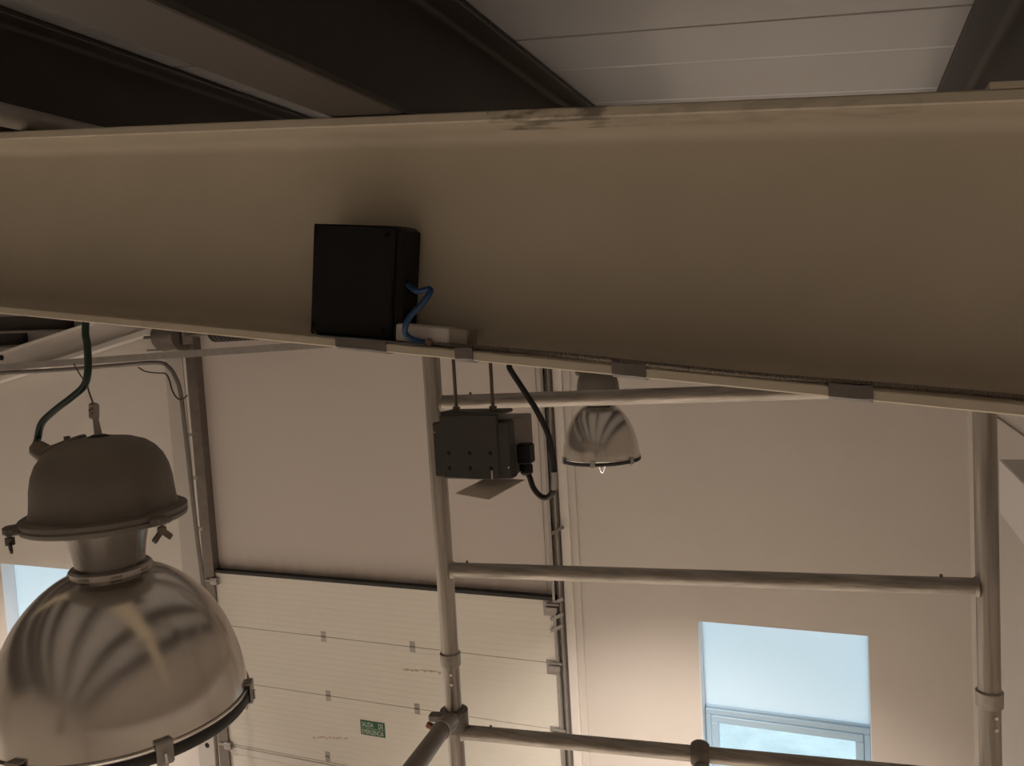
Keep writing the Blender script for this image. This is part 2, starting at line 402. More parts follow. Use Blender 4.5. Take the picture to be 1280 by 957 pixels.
# purlins on top of the rafters
PITCH = 0.846
PX = [0.244-PITCH*k for k in range(7)]; PX[2] += 0.035
PXL = [-6.15-PITCH*k for k in range(6)]
def purlin(xc, y0, y1, slope):
    b = 0.12
    pr = ipe(b, 0.0065, 0.0105, 0.014, 0, PUR_H, 0.0)
    zb = raf_top(xc)+0.0015
    rings = [[(xc+y, yy, zb+z+slope*y) for (y, z) in pr] for yy in (y0, y1)]
    return MB().loft(rings)
for x in PX:
    o = purlin(x, YF+0.01, YB-0.005, -0.117).build('roof_purlin', 'primer', smooth=True)
    k = PX.index(x)
    tag(o, ('dark purlin crossing the cream beam beside the packing plate', 'dark purlin with brown underside crossing the cream beam above the black box',
            'dark purlin from which the two bell lamps hang')[k] if k < 3 else 'dark purlin over the hall between the slim roof pipe and the ridge', 'purlin', 'purlins over the near roof slope')
for x in PXL:
    o = purlin(x, YF+0.01, YB-0.005, 0.174).build('roof_purlin', 'primer', smooth=True)
    tag(o, 'dark purlin ending at the end wall on the far roof slope', 'purlin', 'purlins over the far roof slope')
tag(MB().tube([(-1.285, YF+0.02, raf_top(-1.285)+0.021), (-1.285, YB-0.02, raf_top(-1.285)+0.021)], 0.0195, 14).build('roof_conduit', 'galv', smooth=True),
    'slim grey pipe running between the dark purlins above the cream beam', 'pipe')
# gable rafters at the end wall
gb = thing('gable_beam', 'pale beige beam sloping along the top of the end wall', 'beam', (-8.0, 6.90, raf_bot(-8.0)))
rafter(6.90, XL, XRIDGE, 3).build('i_section', 'plaster', gb, smooth=True)
p = [(x, 6.82, raf_bot(x)-0.002) for x in (XL, XRIDGE)]+[(x, 6.82, raf_bot(x)-0.055) for x in (XRIDGE, XL)]
MB().prism(p, (0, 0.16, 0)).build('lower_flange', 'white_paint', gb)
hole = onY(2, 447, 6.89)
MB().disc((hole[0], 6.897, hole[2]), (0, -1, 0), 0.035, 0.012, 16).build('bolt_hole', 'hole_dark', gb)
gb2 = rafter(6.90, XRIDGE+0.002, XR, 3).build('gable_beam', 'plaster', smooth=True)
tag(gb2, 'beam along the end wall hidden behind the large cream beam', 'beam')

# ------------------------------------------------------------------ windows
def window(n, hx0, hx1, hz0, hz1, zbar, label):
    e = struct_empty('window_%d' % n, ((hx0+hx1)/2, YB+0.2, hz0)); e['label'] = label
    y = YB+0.175
    # reveal lining
    MB().bx(hx0, hx0+0.006, YB+0.002, YB+0.20, hz0, hz1).build('reveal', 'reveal', e)
    MB().bx(hx1-0.006, hx1, YB+0.002, YB+0.20, hz0, hz1).build('reveal', 'reveal', e)
    MB().bx(hx0, hx1, YB+0.002, YB+0.20, hz0, hz0+0.01).build('sill', 'reveal', e)
    MB().bx(hx0+0.006, hx1-0.006, y, y+0.012, zbar+0.02, hz1).build('upper_panel', 'translucent_panel', e)
    MB().bx(hx0+0.006, hx1-0.006, y-0.02, y+0.02, zbar, zbar+0.022, 0.004).build('ledge', 'pvc', e)
    a, b, z0, z1 = hx0+0.006, hx1-0.006, hz0+0.01, zbar
    fw = 0.055
    fr = MB().bx(a, b, y-0.04, y+0.02, z1-fw, z1, 0.006).bx(a, b, y-0.04, y+0.02, z0, z0+fw, 0.006)
    fr.bx(a, a+fw, y-0.04, y+0.02, z0+fw, z1-fw, 0.006).bx(b-fw, b, y-0.04, y+0.02, z0+fw, z1-fw, 0.006)
    fr.build('window_frame', 'pvc', e)
    a2, b2, z2, z3 = a+fw, b-fw, z0+fw, z1-fw; sw = 0.065
    sa = MB().bx(a2, b2, y-0.055, y+0.01, z3-sw, z3, 0.006).bx(a2, b2, y-0.055, y+0.01, z2, z2+sw, 0.006)
    sa.bx(a2, a2+sw, y-0.055, y+0.01, z2+sw, z3-sw, 0.006).bx(b2-sw, b2, y-0.055, y+0.01, z2+sw, z3-sw, 0.006)
    sa.build('sash', 'pvc', e)
    MB().bx(a2+sw, b2-sw, y-0.02, y-0.014, z2+sw, z3-sw).build('pane', 'pane_glass', e)
window(1, *WR, -3.55, 'recessed window with a plain translucent upper panel in the end wall')
window(2, *WL, -3.75, 'daylit window behind the bell lamp')

# ------------------------------------------------------------------ sectional door
door = struct_empty('door_1', ((DX0+DX1)/2, YB-0.06, -H)); door['label'] = 'white sectional lifting door with narrow grooved panels'
ZS = [-2.575, -3.19, -3.845, -4.60, -5.20, -5.745]
for i in range(5):
    zt, zb = ZS[i], ZS[i+1]
    prof = [(-0.045, zb+0.003), (-0.045, zt-0.003), (-0.004, zt-0.003), (0.0, zt-0.008)]
    z = zt-0.05
    while z > zb+0.03:
        prof += [(0.0, z+0.004), (0.0013, z), (0.0, z-0.004)]; z -= 0.0615
    prof += [(0.0, zb+0.008), (-0.004, zb+0.003)]
    # profile depth: 0 = front face, positive inwards
    r0 = [(DX0, YB-0.085+(d if d >= -0.0041 else 0.04) + (0.004 if d == -0.004 else 0), z_) for (d, z_) in prof]
    r1 = [(DX1, q[1], q[2]) for q in r0]
    MB().loft([r0, r1]).build('door_panel', 'door_white', door)
MB().bx(DX0, DX1, YB-0.10, YB-0.02, -2.578, -2.545).build('top_seal', 'rubber', door)
MB().bx(DX0, DX1, YB-0.095, YB-0.086, -4.70, -4.625, 0.003).build('stiffener', 'white_paint', door)
yd = YB-0.085
for px, py, zc in ((404, 790, ZS[1]), (515, 802, ZS[1]), (410, 863, ZS[2]), (521, 880, ZS[2]), (409, 936, ZS[3]+0.06)):
    x = onY(px, py, yd)[0]
    h = MB().bx(x-0.03, x+0.03, yd-0.004, yd, zc+0.008, zc+0.055, 0.0015).bx(x-0.03, x+0.03, yd-0.004, yd, zc-0.055, zc-0.008, 0.0015)
    h.tube([(x-0.026, yd-0.006, zc), (x+0.026, yd-0.006, zc)], 0.008, 8)
    hh = h.build('hinge', 'galv', door)
for zc in (-2.66, ZS[1]-0.04, ZS[2]-0.04):
    b = MB().bx(DX1-0.12, DX1-0.02, yd-0.006, yd, zc-0.07, zc+0.07, 0.002).bx(DX1-0.09, DX1+0.03, yd-0.05, yd-0.006, zc-0.022, zc+0.03, 0.006)
    b.tube([(DX1-0.07, yd-0.035, zc+0.055), (DX1+0.05, yd-0.035, zc+0.055)], 0.012, 8)
    b.build('roller_bracket', 'galv', door)
for zc in (-2.66, ZS[3]):
    b = MB().bx(DX0-0.02, DX0+0.08, yd-0.05, yd-0.001, zc-0.05, zc+0.03, 0.004)
    b.tube([(DX0-0.09, yd-0.04, zc), (DX0+0.08, yd-0.04, zc)], 0.014, 8); b.build('roller_bracket', 'galv', door)
# vertical tracks (C profile), left one dark
def track(x0, x1, m, z1=0.20, lip=0.02):
    y0, y1 = YB-0.11, YB-0.012
    b = MB().bx(x0, x1, y1-0.006, y1, -H+0.01, z1).bx(x0, x0+0.006, y0, y1-0.006, -H+0.01, z1).bx(x1-0.006, x1, y0, y1-0.006, -H+0.01, z1)
    b.bx(x0+0.006, x0+lip+0.006, y0, y0+0.006, -H+0.01, z1)
    return b.build('door_track', m, door)
track(-6.86, -6.715, 'galv_dark', 0.10, 0.133)
track(-2.615, -2.535, 'galv', 0.05)
MB().bx(-7.26, -6.99, YB-0.03, YB, -H, -0.02).build('side_board', 'board_grey', door)['label'] = 'pale grey vertical board beside the dark track'
MB().bx(-6.99, -6.87, YB-0.02, YB, -H, -0.02).build('side_trim', 'white_paint', door)
hp = onY(259, 931, YB-0.03)
MB().disc((hp[0], YB-0.03, hp[2]), (0, -1, 0), 0.03, 0.006, 14).build('bolt_head', 'hole_dark', door)
MB().bx(-2.515, -2.43, YB-0.05, YB, -H, 0.15, 0.004).build('side_board', 'white_paint', door)
MB().bx(-2.43, -2.36, YB-0.02, YB, -H, 0.15, 0.003).build('side_trim', 'plaster', door)
# straps and cable ties on the right track
for py, k in ((663, 1), (692+60, 0), (771, 0), (785, 0)):
    q = onY(696, py, YB-0.11)
    MB().box((q[0], YB-0.10, q[2]), (0.14, 0.03, 0.03), roty(-0.5)).build('strap', 'galv_dark' if k else 'galv', door)
MB().tube([(-2.555, YB-0.085, -H+0.02), (-2.555, YB-0.085, 0.1)], 0.012, 8).build('lift_cable_tube', 'galv_dark', door, smooth=True)
# shaft, cable drum, spring
sx = onY(212, 426, 6.80)
MB().tube([(-7.35, 6.80, 0.135), (-2.4, 6.80, 0.135)], 0.018, 12).build('shaft', 'galv_dark', door, smooth=True)
dr = []
for (x, r) in ((-7.10, 0.05), (-7.09, 0.160), (-7.06, 0.165), (-6.86, 0.140), (-6.83, 0.17), (-6.78, 0.17), (-6.77, 0.06)): dr.append((x, r))
MB().tube([(x, 6.80, 0.135) for x, r in dr], [r for x, r in dr], 24).build('cable_drum', 'galv_dark', door, smooth=True)
MB().bx(-7.34, -6.80, YB-0.19, YB-0.03, -0.02, 0.0).bx(-6.745, -6.73, YB-0.25, YB-0.03, 0.03, 0.3).build('bearing_plate', 'galv', door)
hel = [(-6.35+0.055*k/12, 6.80+0.095*math.cos(2*math.pi*k/12), 0.148+0.095*math.sin(2*math.pi*k/12)) for k in range(12*16)]
MB().tube(hel, 0.022, 6).build('torsion_spring', 'primer', door, smooth=True)

# exit sign and marks on the door
sg = [onY(*p, yd-0.001) for p in ((451, 898), (481, 920))]
sx0, sx1, sz0, sz1 = -4.885, -4.585, -4.215, -4.055
sign = thing('exit_sign', 'small green emergency exit sign with white lettering on the white door', 'sign', ((sx0+sx1)/2, yd-0.002, sz0))
MB().bx(sx0, sx1, yd-0.004, yd-0.0005, sz0, sz1).build('plate', 'sign_green', sign)
MB().bx(sx0+0.004, sx1-0.004, yd-0.0052, yd-0.0042, (sz0+sz1)/2-0.004, (sz0+sz1)/2-0.001).build('divider', 'sign_white', sign)
def lettering(txt, x, z, width, height, y, parent, m):
    cu = D.curves.new('lettering', 'FONT'); cu.body = txt; cu.size = 1.0; cu.extrude = 0.0
    ob = D.objects.new('tmp', cu); COL.objects.link(ob); bpy.context.view_layer.update()
    me = D.meshes.new_from_object(ob.evaluated_get(bpy.context.evaluated_depsgraph_get()))
    D.objects.remove(ob)
    V = np.array([tuple(v.co) for v in me.vertices]); lo, hi = V.min(0), V.max(0)
    b = MB()
    for v in V: b.v.append((x+(v[0]-lo[0])/(hi[0]-lo[0])*width, y, z+(v[1]-lo[1])/(hi[1]-lo[1])*height))
    b.f = [tuple(p.vertices) for p in me.polygons]
    # solid letters: front sheet plus a shallow back sheet
    o = b.build('lettering', m, parent); return o
zm = (sz0+sz1)/2
lettering('SALIDA', sx0+0.016, zm+0.012, 0.145, 0.052, yd-0.0056, sign, 'sign_white')
lettering('DE', sx1-0.075, zm+0.012, 0.058, 0.052, yd-0.0056, sign, 'sign_white')
lettering('EMERGENCIA', sx0+0.016, sz0+0.012, 0.268, 0.052, yd-0.0056, sign, 'sign_white')
def smudge(px0, px1, py0, py1, n, m, hgt):
    b = MB()
    for k in range(n):
        t = (k+random.uniform(-0.2, 0.2))/(n-1)
        q = onY(px0+(px1-px0)*t, py0+(py1-py0)*t+random.uniform(-1.0, 1.0), yd-0.0006)
        b.box((q[0], yd-0.0008, q[2]), (random.uniform(0.015, 0.04), 0.0008, hgt*random.uniform(0.4, 1.1)), roty(random.uniform(-0.4, 0.4)))
    return b.build('stain', m, door)
smudge(505, 549, 836, 840, 13, 'stain_brown', 0.022)
smudge(393, 434, 921, 923, 11, 'stain_pink', 0.032)

# ------------------------------------------------------------------ pipes by the door
yb_ = 6.585
p0, p1 = onY(-60, 459+4, yb_), onY(420, 429, yb_)
tag(MB().box(((p0[0]+p1[0])/2, yb_, -0.085), (p1[0]-p0[0], 0.03, 0.075), roty(-(p1[2]-p0[2])/(p1[0]-p0[0]))).build('flat_rail', 'galv'),
    'flat grey metal rail running level past the door drum', 'rail')
cy = 6.70
q = [onY(*p, cy) for p in ((-70, 472), (60, 463), (140, 457), (195, 453), (211, 459), (220, 473), (226, 493), (233, 552), (240, 614), (246, 668), (253, 723), (259, 790), (272, 957))]
q[0][2] = q[1][2]+0.0
bc = thing('bent_conduit', 'round grey conduit bending down beside the dark door track', 'pipe', (q[6][0], cy, -H))
MB().tube(catmull(q, 8), 0.024, 12).build('pipe', 'conduit_grey', bc, smooth=True)
for py, px in ((543, 232), (597, 238), (660, 245)):
    a = onY(240, py, 6.72)
    MB().bx(onY(px+2, py, 6.72)[0], onY(px+9, py, 6.72)[0], 6.705, 6.74, a[2]-0.016, a[2]+0.016).build('pipe_clip', 'galv', bc)
q = [onY(*p, 6.655) for p in ((173, 459), (182, 464), (195, 466), (207, 467), (212, 476), (215, 487), (221, 497), (228, 499), (234, 494))]
tag(MB().tube(catmull(q, 6), 0.008, 6).build('loose_wire', 'black_cable', smooth=True), 'thin loose black wire curling beside the conduit bend', 'wire')

# ------------------------------------------------------------------ scaffold tower frame
SL, SR = np.array([-1.112, 2.05, 0]), np.array([0.302, 2.205, 0])
ex = nrm(SR-SL); ey = np.array([-ex[1], ex[0], 0.0])
sc = thing('scaffold_tower', 'aluminium scaffold tower end of two uprights and level rungs', 'scaffold', (*((SL+SR)/2)[:2], -H))
ZR = [-0.203-0.4945*k for k in range(12)]
RP = 0.0255
for b0, zc in ((SL, -0.962), (SR, -0.972)):
    po = MB().tube([b0+[0, 0, -H+0.02], b0+[0, 0, zc-0.02]], RP-0.0005, 20).build('upright', 'alu_upright', sc, smooth=True)
    MB().tube([b0+[0, 0, zc-0.02], b0+[0, 0, 0.10]], RP+0.0005, 20).build('upright', 'alu_upright', sc, smooth=True)
    col = MB().tube([b0+[0, 0, zc-0.028], b0+[0, 0, zc-0.024], b0+[0, 0, zc+0.012], b0+[0, 0, zc+0.016]], [RP+0.001, RP+0.005, RP+0.006, RP+0.002], 20).build('collar', 'alu_tube', sc, smooth=True)
    for dz in (-0.045, -0.075): MB().disc(b0-ey*(RP-0.002)+ex*0.008+[0, 0, zc+dz], -ey, 0.0045, 0.004, 8).build('rivet', 'chrome', sc)
    MB().disc(b0+[0, 0, -H], (0, 0, 1), 0.06, 0.02, 20).build('foot', 'rubber', sc)
for k, z in enumerate(ZR):
    if z < -H+0.2: break
    MB().tube([SL+ex*(RP-0.004)+[0, 0, z], SR-ex*(RP-0.004)+[0, 0, z]], 0.0215, 18).build('rung', 'alu_rung', sc, smooth=True)
    for b0, s_ in ((SL, 1), (SR, -1)):
        MB().tube([b0+ex*s_*(RP-0.003)+[0, 0, z], b0+ex*s_*(RP+0.004)+[0, 0, z]], [0.0265, 0.0222], 18).build('weld', 'alu_tube', sc, smooth=True)
    if k < 3:
        for t in ((0.05, 0.93) if k == 1 else (0.08,)):
            MB().disc(SL+ex*1.42*t+[0, 0, z+0.020], (0, 0, 1), 0.004, 0.008, 8).build('pin', 'alu_clamp', sc)
# brace with a gripping claw on the left upright, running towards the viewer
zc = onY(566, 900, 2.04)[2]
hub = np.array([SL[0], SL[1], zc])
e1 = at(551, 913, 2.16); e2 = at(519, 957, 1.86)
br = thing('scaffold_brace', 'scaffold brace tube gripping the left upright with a dark claw', 'scaffold brace', tuple(hub))
dirb = nrm(e2-e1)
hub2 = e1-dirb*0.035
MB().tube([hub2+dirb*0.02, hub2+dirb*0.75], 0.0235, 20).build('brace_tube', 'alu_clamp', br, smooth=True)
claw = MB().lathe([(RP+0.001, -0.034), (0.034, -0.034), (0.042, -0.028), (0.042, 0.028), (0.034, 0.034), (RP+0.001, 0.034), (RP+0.001, -0.034)], 24, hub)
claw.tube([hub+nrm(hub2-hub)*0.03, hub2-dirb*0.01, hub2+dirb*0.03], [0.022, 0.027, 0.0255], 16)
claw.box(hub-ex*0.045-ey*0.02+[0, 0, 0.012], (0.05, 0.03, 0.022), rotz(0.2), 0.004)
cw = claw.build('claw', 'alu_clamp', br, smooth=True)
MB().tube([hub2-dirb*(-0.030), hub2+dirb*0.042], 0.0262, 18).build('tube_collar', 'collar_alu', br, smooth=True)
tg = at(540, 908, 2.2)
MB().box(tg, (0.034, 0.014, 0.016), roty(0.5)@rotz(0.2), 0.003).build('trigger', 'orange', br)
# a second claw hooked over the third rung
hz = ZR[2]; tt = None
d_ = onY(873, 946, 2.1)
u0 = (d_[0]-SL[0])/ex[0]; hb_ = SL+ex*u0+[0, 0, hz]
h2 = thing('brace_hook', 'dark scaffold hook clamped over the third rung', 'scaffold hook', tuple(hb_+[0, 0, -0.1]))
rings = []
for k in range(13):
    a = math.radians(-60+300*k/12)
    n_ = ey*math.cos(a)+np.array([0, 0, 1])*math.sin(a)
    rings.append([hb_+n_*rr+ex*s_ for rr, s_ in ((0.0222, -0.023), (0.0270, -0.0245), (0.0325, -0.019), (0.0365, -0.010), (0.0375, 0.0), (0.0365, 0.010), (0.0325, 0.019), (0.0270, 0.0245), (0.0222, 0.023))])
MB().loft(rings).build('claw', 'alu_clamp', h2, smooth=True)
dn = nrm(-ey*0.8+np.array([0.1, 0, -0.62]))
MB().tube([hb_+dn*0.034, hb_+dn*0.6], 0.0225, 16).build('brace_tube', 'alu_tube', h2, smooth=True)

# ------------------------------------------------------------------ bell lamps
def bell_lamp(loc, label, rh=0.276, nl=0.106, light=True):
    """rim of the reflector at z = 0 (local), housing on top"""
    x, y, z = loc
    t = thing('bell_lamp', label, 'lamp', loc)
    def P(b, n, m, par=None, smooth=True): return b.build(n, m, par or t, smooth=smooth)
    def Lz(prof): return [(r, z+h) for r, h in prof]
    sh = [(0.2415, 0.0), (0.239, 0.10), (0.234, 0.22), (0.222, 0.38), (0.2035, 0.55), (0.178, 0.71), (0.144, 0.85), (0.108, 0.95), (0.082, 0.99), (0.070, 1.0)]
    prof = [(r, h*rh) for r, h in sh]
    # finer bell by interpolation
    fine = [(p[0], p[1]) for p in catmull([(a, b, 0) for a, b in prof], 4)]
    inner = [(max(r-0.003, 0.01), h+0.0005) for r, h in reversed(fine)]
    ref = P(MB().lathe(Lz([(0.2445, -0.004), (0.2455, 0.0), (0.2440, 0.003)]+fine+inner), 72, (x, y, 0)), 'reflector', 'spun_aluminium')
    P(MB().lathe(Lz([(0.2405, -0.0045), (0.2455, -0.0045), (0.2470, -0.008), (0.2470, -0.024), (0.2445, -0.028), (0.2365, -0.028), (0.2365, -0.0045), (0.2405, -0.0045)]), 72, (x, y, 0)), 'rim_gasket', 'rubber')
    P(MB().lathe(Lz([(0.2365, -0.016), (0.20, -0.026), (0.12, -0.038), (0.05, -0.043), (0.001, -0.0435)]), 48, (x, y, 0)), 'glass_cover', 'lamp_glass')
    for k in range(6):
        a = math.radians(-26+60*k)
        Rz = rotz(a); c = np.array([x, y, z])
        cb = MB().box(c+Rz@[0.2505, 0, -0.011], (0.005, 0.030, 0.040), Rz, 0.001)
        cb.box(c+Rz@[0.241, 0, 0.0085], (0.022, 0.030, 0.003), Rz@roty(-0.1)).box(c+Rz@[0.242, 0, -0.0315], (0.020, 0.026, 0.003), Rz)
        cp = P(cb, 'clip', 'galv', smooth=False)
        P(MB().tube([c+Rz@[0.2555, 0, -0.010], c+Rz@[0.2555, 0, -0.028]], 0.003, 8), 'clip_screw', 'chrome', cp)
        P(MB().box(c+Rz@[0.236, 0.0, -0.041], (0.008, 0.016, 0.016), Rz, 0.002), 'glint_tab', 'white_plastic', cp, smooth=False)  # white tab added under each clip to catch a glint from the bulb
    zc = z+rh
    P(MB().lathe([(0.068, zc-0.006), (0.0765, zc-0.003), (0.077, zc+0.010), (0.073, zc+0.014), (0.066, zc+0.014)], 48, (x, y, 0)), 'collar', 'collar_alu')
    for k in range(8):
        Rz = rotz(2*math.pi*k/8+0.2)
        P(MB().box(np.array([x, y, zc+0.004])+Rz@[0.0769, 0, 0], (0.002, 0.020, 0.005), Rz), 'collar_slot', 'galv', smooth=False)
    zr = zc+nl
    P(MB().lathe([(0.0645, zc+0.008), (0.066, zc+0.28*nl), (0.069, zc+0.47*nl), (0.074, zc+0.70*nl), (0.081, zc+0.90*nl), (0.100, zr+0.002)], 48, (x, y, 0)), 'neck', 'neck_steel')
    # ballast housing: rim, dome
    P(MB().lathe([(0.095, zr-0.006), (0.146, zr-0.006), (0.1515, zr-0.003), (0.153, zr+0.004), (0.151, zr+0.007), (0.1505, zr+0.0085), (0.153, zr+0.010), (0.153, zr+0.017), (0.146, zr+0.021), (0.134, zr+0.022)], 64, (x, y, 0)), 'housing_rim', 'grey_enamel')
    dp = [(0.137, 0.020), (0.1335, 0.03), (0.1315, 0.05), (0.1295, 0.075), (0.1245, 0.10), (0.1155, 0.122), (0.102, 0.140), (0.085, 0.153), (0.06, 0.162), (0.032, 0.1665), (0.012, 0.167), (0.0005, 0.167)]
    dome = P(MB().lathe([(r, zr+h) for r, h in dp], 64, (x, y, 0)), 'housing_dome', 'grey_enamel')
    zt = zr+0.167
    # cover strip and gland on the side of the dome
    g = np.array([x, y, 0]); Rg = rotz(math.radians(203))
    gl = MB().box(g+Rg@np.array([0.070, 0, 0])+[0, 0, zr+0.157], (0.080, 0.034, 0.010), Rg@roty(0.30), 0.003)
    P(gl, 'entry_plate', 'grey_enamel', smooth=False)
    gp = g+Rg@np.array([0.102, 0, 0])+[0, 0, zr+0.132]
    P(MB().tube([gp, gp+Rg@np.array([0.012, 0, 0.010]), gp+Rg@np.array([0.024, 0, 0.020]), gp+Rg@np.array([0.030, 0, 0.026])], [0.019, 0.019, 0.017, 0.009], 14), 'cable_gland', 'galv_dark')
    P(MB().disc(g+Rg@np.array([0.07, -0.012, 0])+[0, 0, zr+0.158], (0, 0, 1), 0.006, 0.012, 8), 'screw', 'galv_dark')
    # hinged clamps with wing nuts
    for k, a in enumerate((-122, -6, 114)):
        Rz = rotz(math.radians(a)); c = np.array([x, y, zr])
        cl = MB().box(c+Rz@[0.160, 0, 0.008], (0.034, 0.030, 0.018), Rz, 0.005).tube([c+Rz@[0.166, -0.018, 0.006], c+Rz@[0.166, 0.018, 0.006]], 0.007, 10)
        cl.tube([c+Rz@[0.166, 0, 0.006], c+Rz@[0.166, 0, -0.012]], 0.004, 8)
        co = P(cl, 'clamp', 'grey_enamel')
        wn = MB().tube([c+Rz@[0.166, 0, -0.005], c+Rz@[0.166, 0, -0.019]], 0.0085, 10)
        for s_ in (-1, 1): wn.box(c+Rz@[0.166, s_*0.012, -0.023], (0.006, 0.021, 0.012), Rz@rotx(-s_*0.75), 0.002)
        P(wn, 'wing_nut', 'galv_dark', co)
    # eye bolt
    P(MB().lathe([(0.020, zt-0.004), (0.020, zt+0.001), (0.012, zt+0.004)], 16, (x, y, 0), True), 'washer', 'rubber')
    P(MB().tube([(x, y, zt), (x-0.005, y, zt+0.047)], [0.0075, 0.0048], 10), 'eye_bolt', 'galv')
    # arc tube and its light
    P(MB().lathe([(0.001, z+0.055), (0.022, z+0.062), (0.03, z+0.09), (0.03, z+0.14), (0.02, z+0.17), (0.016, z+0.22), (0.001, z+0.222)], 20, (x, y, 0)), 'bulb', 'bulb_glow')
    if light:
        ld = D.lights.new('lamp_light', 'SPOT'); ld.energy = LAMP_W; ld.color = (1.0, 0.90, 0.815)
        ld.spot_size = math.radians(101); ld.spot_blend = 1.0; ld.shadow_soft_size = 0.12
        lo = D.objects.new('lamp_light', ld); COL.objects.link(lo); lo.parent = t; lo.location = (0, 0, 0.045)
    return t, zt
near, zt = bell_lamp((-1.380, 1.142, -0.716), 'large brushed aluminium bell lamp with grey domed housing, hanging on green cable')
far, zt2 = bell_lamp((-1.446, 4.82, -0.832), 'bell lamp hanging beyond the scaffold rungs before the end wall', rh=0.325, nl=0.058)
for lx, ly in ((-1.42, -2.6), (-9.4, 4.8), (-9.4, 1.1), (-9.4, -2.6)):
    # the rest of the hall's lamps, outside the frame
    nt_ = near.copy(); COL.objects.link(nt_); nt_.location = (lx, ly, H-0.78)
    nt_['label'] = 'bell lamp of the same hall hanging outside the picture'; nt_['group'] = 'other hall lamps'
    for ch in list(near.children):
        c = ch.copy(); COL.objects.link(c); c.parent = nt_
        for gch in ch.children:
            d2 = gch.copy(); COL.objects.link(d2); d2.parent = c
    pt = roof_under(lx)
    tag(MB().tube([(lx, ly, -0.78+0.58), (lx, ly, raf_top(lx)+PUR_H)], 0.003, 6).build('suspension_wire', 'steel_rod'), 'thin wire of a lamp outside the picture', 'wire', 'other hall lamp wires')
# suspension of the two lamps in view
sw = thing('suspension_wire', 'thin steel wire with a grip holding the large bell lamp', 'wire', (-1.379, 1.142, zt+0.03))
gA, gB = onY(118, 507, 1.142), onY(117, 520, 1.142)
MB().box((gA+gB)/2, (0.021, 0.014, 0.034), roty(0.12), 0.004).build('grip', 'galv', sw)
gs = MB()
for dx, dz in ((0.004, 0.006), (-0.003, 0.003), (0.004, -0.004)): gs.disc((gA+gB)/2+[dx, -0.0065, dz], (0, -1, 0), 0.0022, 0.002, 8)
gs.build('grip_screw', 'putty', sw)
wtop = [(gA+gB)/2+[0, 0, 0.015], onY(109, 480, 1.155), onY(107, 440, 1.157), np.array([-1.40, 1.158, 0.2]), np.array([-1.44, 1.16, raf_top(-1.446)])]
MB().tube(catmull(wtop, 4), 0.0018, 6).build('wire', 'steel_rod', sw, smooth=True)
MB().tube(catmull([onY(109, 480, 1.13), onY(100, 468, 1.125), onY(92, 454, 1.125)], 4), 0.0014, 6).build('wire_tail', 'steel_rod', sw, smooth=True)
tag(MB().tube([(-1.446, 4.82, zt2+0.03), (-1.446, 4.82, raf_top(-1.446)+0.003)], 0.003, 6).build('suspension_wire', 'steel_rod', smooth=True), 'thin wire of the lamp beyond the scaffold', 'wire')
# green supply cable
Rg = rotz(math.radians(203)); zr = -0.716+0.276+0.106
gp = np.array([-1.380, 1.142, 0])+Rg@np.array([0.128, 0, 0])+[0, 0, zr+0.155]
q = [gp] + [onY(*p, 1.13) for p in ((47, 549), (52, 529), (68, 513), (90, 496), (105, 482), (110, 462))] + [onY(109, 430, 1.15), onY(107, 405, 1.155), np.array([-1.375, 1.165, 0.2]), np.array([-1.39, 1.165, raf_top(-1.446)-0.0])]
tag(MB().tube(catmull(q, 6), 0.0070, 10).build('green_cable', 'green_cable', smooth=True), 'dark green power cable curving down to the large bell lamp', 'cable')
# beaded loop hanging below the far lamp
lp = thing('bead_chain', 'bright beaded loop hanging below the rim of the far lamp', 'chain', (-1.446, 4.82, -0.99))
c0 = onY(752, 576, 4.82)
ch = MB()
for k in range(21):
    a = math.pi*k/20
    ch.lathe([(0.0005, -0.0038), (0.0030, -0.002), (0.0036, 0), (0.0030, 0.002), (0.0005, 0.0038)], 8, c0+np.array([-0.022*math.cos(a), 0, -0.090*math.sin(a)+0.012]), True)
bo = ch.build('bead_string', 'bead_grey', lp, smooth=True); bo['kind'] = 'stuff'

# ------------------------------------------------------------------ grey control box on rods
GX0, GX1, GY0, GY1 = onY(541, 560, 1.385)[0], onY(623, 560, 1.385)[0]+0.004, 1.385, 1.515
GZ0, GZ1 = -0.288, -0.165
gbx = thing('control_box', 'dark grey metal box hung on two rods behind the cream beam', 'box', ((GX0+GX1)/2, GY0, GZ0))
fx0, fx1 = onY(551, 560, 1.385)[0], GX1-0.004
MB().bx(fx0, fx1, GY0, GY0+0.012, GZ0, GZ1+0.004, 0.003).build('front_plate', 'bracket_grey', gbx)
MB().bx(GX0, fx0+0.004, GY0+0.003, GY0+0.03, GZ0+0.003, GZ1-0.012, 0.002).build('side_flange', 'bracket_grey', gbx)
MB().bx(fx1-0.004, GX1+0.018, GY0+0.004, GY0+0.034, GZ0+0.001, GZ1-0.012, 0.002).build('side_flange', 'bracket_grey', gbx)
poly = [(GX1+0.016, GY0+0.03, GZ0+0.002), (GX1+0.016, GY1, GZ0+0.022), (GX1+0.016, GY1, GZ1-0.010), (GX1+0.016, GY0+0.03, GZ1-0.010)]
MB().prism(poly, (-0.13, 0, 0)).build('rear_body', 'bracket_side', gbx)
MB().bx(fx0, GX1+0.006, GY0+0.004, GY0+0.06, GZ1+0.002, GZ1+0.009, 0.002).build('top_flange', 'bracket_grey', gbx)
for (px, py) in ((561, 566), (587, 566), (613, 566), (562, 585), (588, 585), (614, 585)):
    q = onY(px, py, GY0)
    MB().disc((q[0], GY0-0.0003, q[2]), (0, 1, 0), 0.0040, 0.0012, 14).build('hole', 'hole_dark', gbx)
